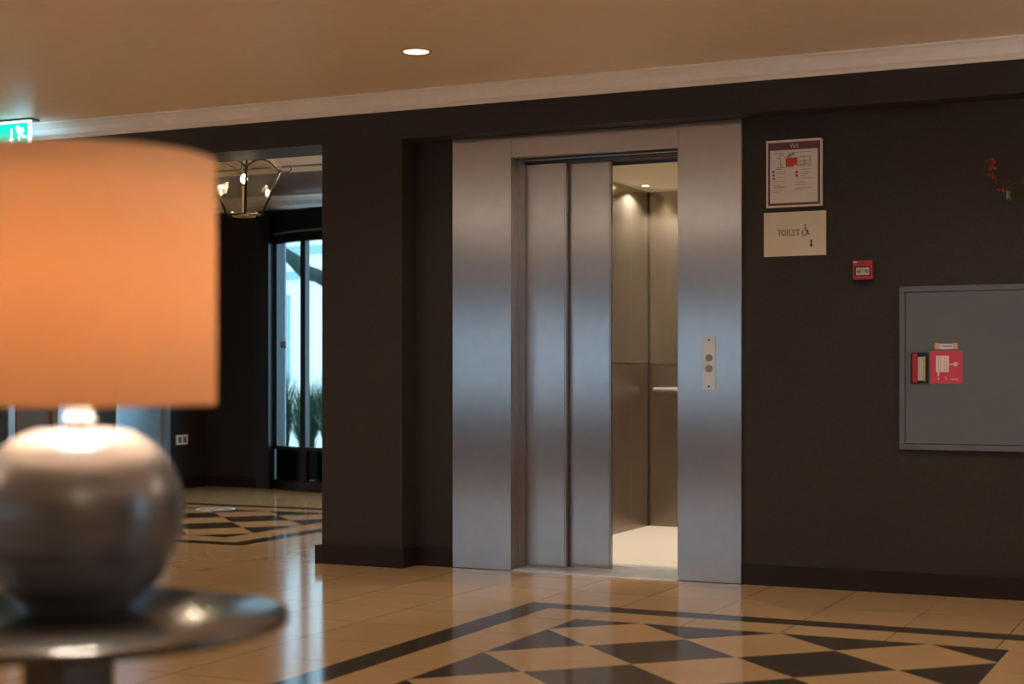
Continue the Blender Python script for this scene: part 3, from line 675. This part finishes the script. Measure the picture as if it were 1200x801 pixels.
# exit sign
ex = thing('exit_sign', 'lit green emergency exit sign with running man under the ceiling', 'sign', (-6.47, 6.94, 2.31))
ex0, ex1, ey0, ey1, ez0, ez1 = -6.66, -6.318, 6.905, 6.975, 2.295, 2.468
MB().box(ex0-.004, ex1+.004, ey0-.004, ey1+.006, ez1, ZC).build('mount_plate', 'greyink', ex)
MB().box(ex0, ex1, ey0, ey0+.016, ez0, ez1).build('light_box', 'exitwhite', ex)
MB().box(ex0+.012, ex1-.016, ey0-.002, ey0, ez0+.012, ez1-.014).build('green_panel', 'exitgreen', ex)
b = MB(); ya, yb = ey0-.003, ey0-.002
def exu(px, pz): return (ex1-.016-(415-px)/13.35*.0050, ez1-.014-(pz-325)/13.35*.0050)
b.ring(exu(218, 395), 0, .0125, ya, yb, 0, 16)
b.stroke([exu(240, 425), exu(290, 500)], .026, ya, yb); b.stroke([exu(255, 415), exu(325, 415), exu(335, 455), exu(300, 480)], .011, ya, yb)
b.stroke([exu(240, 440), exu(215, 470)], .010, ya, yb)
b.stroke([exu(290, 495), exu(330, 540), exu(385, 545)], .014, ya, yb); b.stroke([exu(285, 495), exu(240, 540), exu(262, 590)], .014, ya, yb)
b.build('running_man', 'exitwhite', ex)
b = MB(); b.stroke([exu(98, 415), exu(98, 560)], .013, ya, yb)
b.prism([exu(40, 560), exu(98, 625), exu(158, 560)], ya, yb); b.build('down_arrow', 'exitwhite', ex)
b = MB(); b.prism([exu(-420, 640), exu(-420, 400), exu(-330, 400), exu(-330, 640)], ya, yb)
b.build('door_symbol', 'exitwhite', ex)

# ------------------------------------------------------------------ hanging lantern
lx, ly = -5.709, 8.14
ln = thing('hanging_lantern', 'black iron and glass lantern with lit bulb hanging in the opening', 'lantern', (lx, ly, 2.0))
fdir = Vector((.574, -.819, 0)); a0 = math.atan2(fdir.y, fdir.x)
TZ, BZ, TR, BR = 2.285, 2.012, .222, .106
def cor(i, r, z): a_ = a0+.06+i*PI/2; return Vector((lx+r*math.cos(a_), ly+r*math.sin(a_), z))
for i in range(4):
    MB().tube([cor(i, BR, BZ), cor(i, TR, TZ)], .0085, 6).build('corner_bar', 'iron', ln)
b = MB()
for i in range(4):
    A, B_ = cor(i, TR, TZ), cor(i+1, TR, TZ)
    b.tube([A.lerp(B_, t)+Vector((0, 0, .062*math.sin(PI*t)**.8)) for t in [k/12 for k in range(13)]], .0055, 6)
b.build('arched_rim', 'iron', ln)
b = MB()
for i in range(4): b.tube([cor(i, BR, BZ), cor(i+1, BR, BZ)], .007, 6)
b.build('bottom_rim', 'iron', ln)
for i in range(4):
    A, B_, D, E_ = cor(i, TR-.004, TZ), cor(i+1, TR-.004, TZ), cor(i, BR-.004, BZ), cor(i+1, BR-.004, BZ)
    top = [A.lerp(B_, t)+Vector((0, 0, .058*math.sin(PI*t)**.8)) for t in [k/12 for k in range(13)]]
    loop = [D, E_]+list(reversed(top)); inn = (Vector((lx, ly, 0))-(A+B_)/2); inn.z = 0; inn = inn.normalized()*.003
    n = len(loop)
    MB().add(loop+[p+inn for p in loop], [tuple(range(n)), tuple(reversed(range(n, 2*n)))]+[(k, (k+1)%n, (k+1)%n+n, k+n) for k in range(n)]).build('glass_pane', 'lglass', ln)
for i in range(4):
    P = [cor(i, TR, TZ), cor(i, TR*1.02, TZ+.03), cor(i, TR*.8, TZ+.09), cor(i, TR*.45, TZ+.12), cor(i, .02, TZ+.135)]
    MB().tube(P, .005, 6).build('roof_bar', 'iron', ln)
    sc = []
    for k in range(17):
        t = k/16*2.6*PI/2; rr = .055*(1-k/22)
        ctr_r, ctr_z = TR+.048, TZ+.034
        sc.append(cor(i, ctr_r-rr*math.cos(t)*.9, ctr_z-rr*math.sin(t)*.8))
    MB().tube(sc, .0036, 6).build('scroll', 'iron', ln)
MB().tube([(lx, ly, TZ+.13), (lx, ly, 2.492)], .008, 8).lathe([(.0, -.0), (.05, .0), (.05, .012)], (lx, ly, 2.487), 24).build('hanging_rod', 'iron', ln)
MB().shell([(.045, 0), (.072, 0), (.072, .008), (.045, .008)], (lx, ly, BZ-.012), 24).build('base_ring', 'brassy', ln)
MB().lathe([(.06, 0), (.06, .004)], (lx, ly, BZ-.003), 24).build('base_plate', 'iron', ln)
MB().lathe([(.012, 0), (.012, .165), (.015, .17), (.015, .175)], (lx, ly, BZ), 16).build('candle_tube', 'cream', ln)
MB().ball((lx, ly, 2.238), .022, 0, 14, (1, 1, 1.3)).build('bulb', 'bulb', ln)
for i in range(4):
    p = cor(i, .075, BZ+.012); MB().ball(p, .008, 0, 10).build('finial', 'brassy', ln)

# ------------------------------------------------------------------ table and lamp in the foreground
tx, ty = -1.346, 1.540
tb = thing('side_table', 'round glossy black side table carrying the lamp', 'table', (tx, ty, 0))
MB().lathe([(.268, -.015), (.274, -.012), (.276, -.007), (.275, -.002), (.270, 0), (.0, 0)][::1], (tx, ty, .70), 96).build('table_top', 'lacquer', tb)
ca, sa = math.cos(.442-.62), math.sin(.442-.62)
def rbox(b, hw, z0, z1, hw2=None):
    hw2 = hw2 or hw
    vs = [(tx+(sx_*w*ca-sy_*w*sa), ty+(sx_*w*sa+sy_*w*ca), z) for z, w in ((z0, hw), (z1, hw2)) for sx_, sy_ in ((-1,-1),(1,-1),(1,1),(-1,1))]
    b.add(vs, [(3,2,1,0), (4,5,6,7), (0,1,5,4), (1,2,6,5), (2,3,7,6), (3,0,4,7)]); return b
b = MB(); rbox(b, .062, .655, .684); b.build('top_block', 'lacquer', tb, .002)
b = MB(); rbox(b, .040, .645, .655, .060); rbox(b, .034, .06, .645, .040); b.build('pedestal', 'lacquer', tb, .002)
b = MB(); rbox(b, .17, 0, .03); rbox(b, .16, .03, .06, .05); b.build('foot', 'lacquer', tb, .003)
qx, qy = -1.376, 1.595
lp = thing('table_lamp', 'large round grey ceramic lamp with an orange drum shade on black table', 'lamp', (qx, qy, .701))
prof = [(.0, 0), (.060, 0), (.068, .004), (.088, .020), (.108, .044), (.123, .074), (.131, .105), (.1325, .130), (.128, .158), (.116, .186), (.099, .208), (.078, .222), (.056, .230), (.038, .232), (.030, .229), (.026, .2285), (.0, .2285)]
def smooth_prof(pr, n=4):
    out = []
    for i in range(len(pr)-1):
        p0, p1, p2, p3 = pr[max(i-1, 0)], pr[i], pr[i+1], pr[min(i+2, len(pr)-1)]
        for k in range(n):
            t = k/n
            out.append(tuple(max(0, .5*((2*p1[j])+(-p0[j]+p2[j])*t+(2*p0[j]-5*p1[j]+4*p2[j]-p3[j])*t*t+(-p0[j]+3*p1[j]-3*p2[j]+p3[j])*t**3)) for j in (0, 1)))
    return out+[pr[-1]]
MB().lathe(smooth_prof(prof), (qx, qy, .701), 96).build('vase_base', 'vase', lp)
zt = .701+.2285
nk = MB().lathe([(.0115, -.001), (.0105, .006), (.0125, .009), (.0205, .011), (.021, .016), (.0175, .018), (.017, .024), (.017, .078)], (qx, qy, zt), 40).build('neck', 'neck', lp)
MB().lathe([(.014, 0), (.014, .02), (.010, .026), (.010, .045)], (qx, qy, zt+.078), 24).build('lamp_socket', 'label', lp)
MB().ball((qx, qy, zt+.150), .027, 0, 20, (1, 1, 1.15)).build('bulb', 'bulb', lp)
z0s, z1s, R_ = .963, 1.283, .175
MB().shell([(R_-.0012, z0s), (R_, z0s), (R_, z1s), (R_-.0012, z1s)], (qx, qy, 0), 128).build('lamp_shade', 'shade', lp)
b = MB()
for z in (z0s, z1s-.004): b.shell([(R_-.003, z), (R_-.0014, z), (R_-.0014, z+.004), (R_-.003, z+.004)], (qx, qy, 0), 96)
for k in range(3):
    a_ = k*2*PI/3+.4; b.tube([(qx, qy, z1s-.03), (qx+(R_-.003)*math.cos(a_), qy+(R_-.003)*math.sin(a_), z1s-.003)], .0015, 6)
for s_ in (-1, 1): b.tube([(qx+s_*.016, qy, zt+.08), (qx+s_*.055, qy, zt+.13), (qx+s_*.055, qy, z1s-.10), (qx, qy, z1s-.03)], .0015, 6)
b.build('shade_frame', 'chrome', lp)

# ------------------------------------------------------------------ lights
def light(kind, name, loc, power, col, rot=(0, 0, 0), **k):
    l = bpy.data.lights.new(name, kind); l.energy = power; l.color = col
    for a_, v in k.items(): setattr(l, a_, v)
    o = bpy.data.objects.new(name, l); C.objects.link(o); o.location = loc; o.rotation_euler = rot
    return o
WARM = (1, .84, .65)
for (x_, y_, _) in lamps: light('SPOT', 'downlight_beam', (x_, y_, ZC-.012), 55, WARM, spot_size=2.5, spot_blend=.9, shadow_soft_size=.05)  # only the first downlight is in view; the other beams are added
for (x_, y_, z_, _) in lobby: light('SPOT', 'added_lobby_beam', (x_, y_, z_-.012), 110, WARM, spot_size=2.5, spot_blend=.9, shadow_soft_size=.05)  # beams of the added lobby downlights
for (x_, y_, _) in ups: light('AREA', 'added_ceiling_fill', (x_, y_, 1.83), 80, (1, .94, .87), (PI, 0, 0), shape='DISK', size=.26)  # upward fill for the ceiling, from the added uplighters
for (x_, y_) in cabspots: light('SPOT', 'cab_spot_beam', (x_, y_, 2.228), 80, (1, .87, .71), spot_size=2.5, spot_blend=.25, shadow_soft_size=.02)
light('POINT', 'lantern_light', (lx, ly, 2.24), 42, WARM, shadow_soft_size=.031)
light('POINT', 'lamp_light', (qx, qy, zt+.150), 78, (1, .84, .68), shadow_soft_size=.036)
def portal(name, loc, rot, sx_, sy_):
    o = light('AREA', name, loc, 1, (1, 1, 1), rot, shape='RECTANGLE', size=sx_, size_y=sy_); o.data.cycles.is_portal = True
for (a_, c_, lo_, hi_) in wins: portal('window_daylight', ((a_+c_)/2, -5.18, (lo_+hi_)/2), (PI/2, 0, PI), c_-a_, hi_-lo_)
portal('east_daylight', (3.18, 3.3, 1.25), (PI/2, 0, PI/2), 1.2, 1.9)
portal('entrance_daylight', (-7.0, 11.93, 1.23), (-PI/2, 0, 0), 2.0, 2.4)
w = bpy.data.worlds.new('daylight'); SC.world = w; w.use_nodes = True
bg = w.node_tree.nodes['Background']; bg.inputs[0].default_value = (.50, .76, 1.0, 1); bg.inputs[1].default_value = 3.4

# ------------------------------------------------------------------ camera
cam = bpy.data.cameras.new('camera'); co = bpy.data.objects.new('camera', cam); C.objects.link(co)
co.location = (0, 0, 1.0); co.rotation_euler = (PI/2, 0, .442)
cam.sensor_width = 36; cam.lens = 36*1833/1200; cam.shift_y = (441-400.5)/1200
cam.dof.use_dof = True; cam.dof.focus_distance = 8.3; cam.dof.aperture_fstop = 2.8
cam.clip_start = .05; cam.clip_end = 100
SC.camera = co
SC.view_settings.view_transform = 'Standard'; SC.view_settings.look = 'None'
SC.view_settings.exposure = 0; SC.view_settings.gamma = 1; SC.view_settings.use_curve_mapping = False
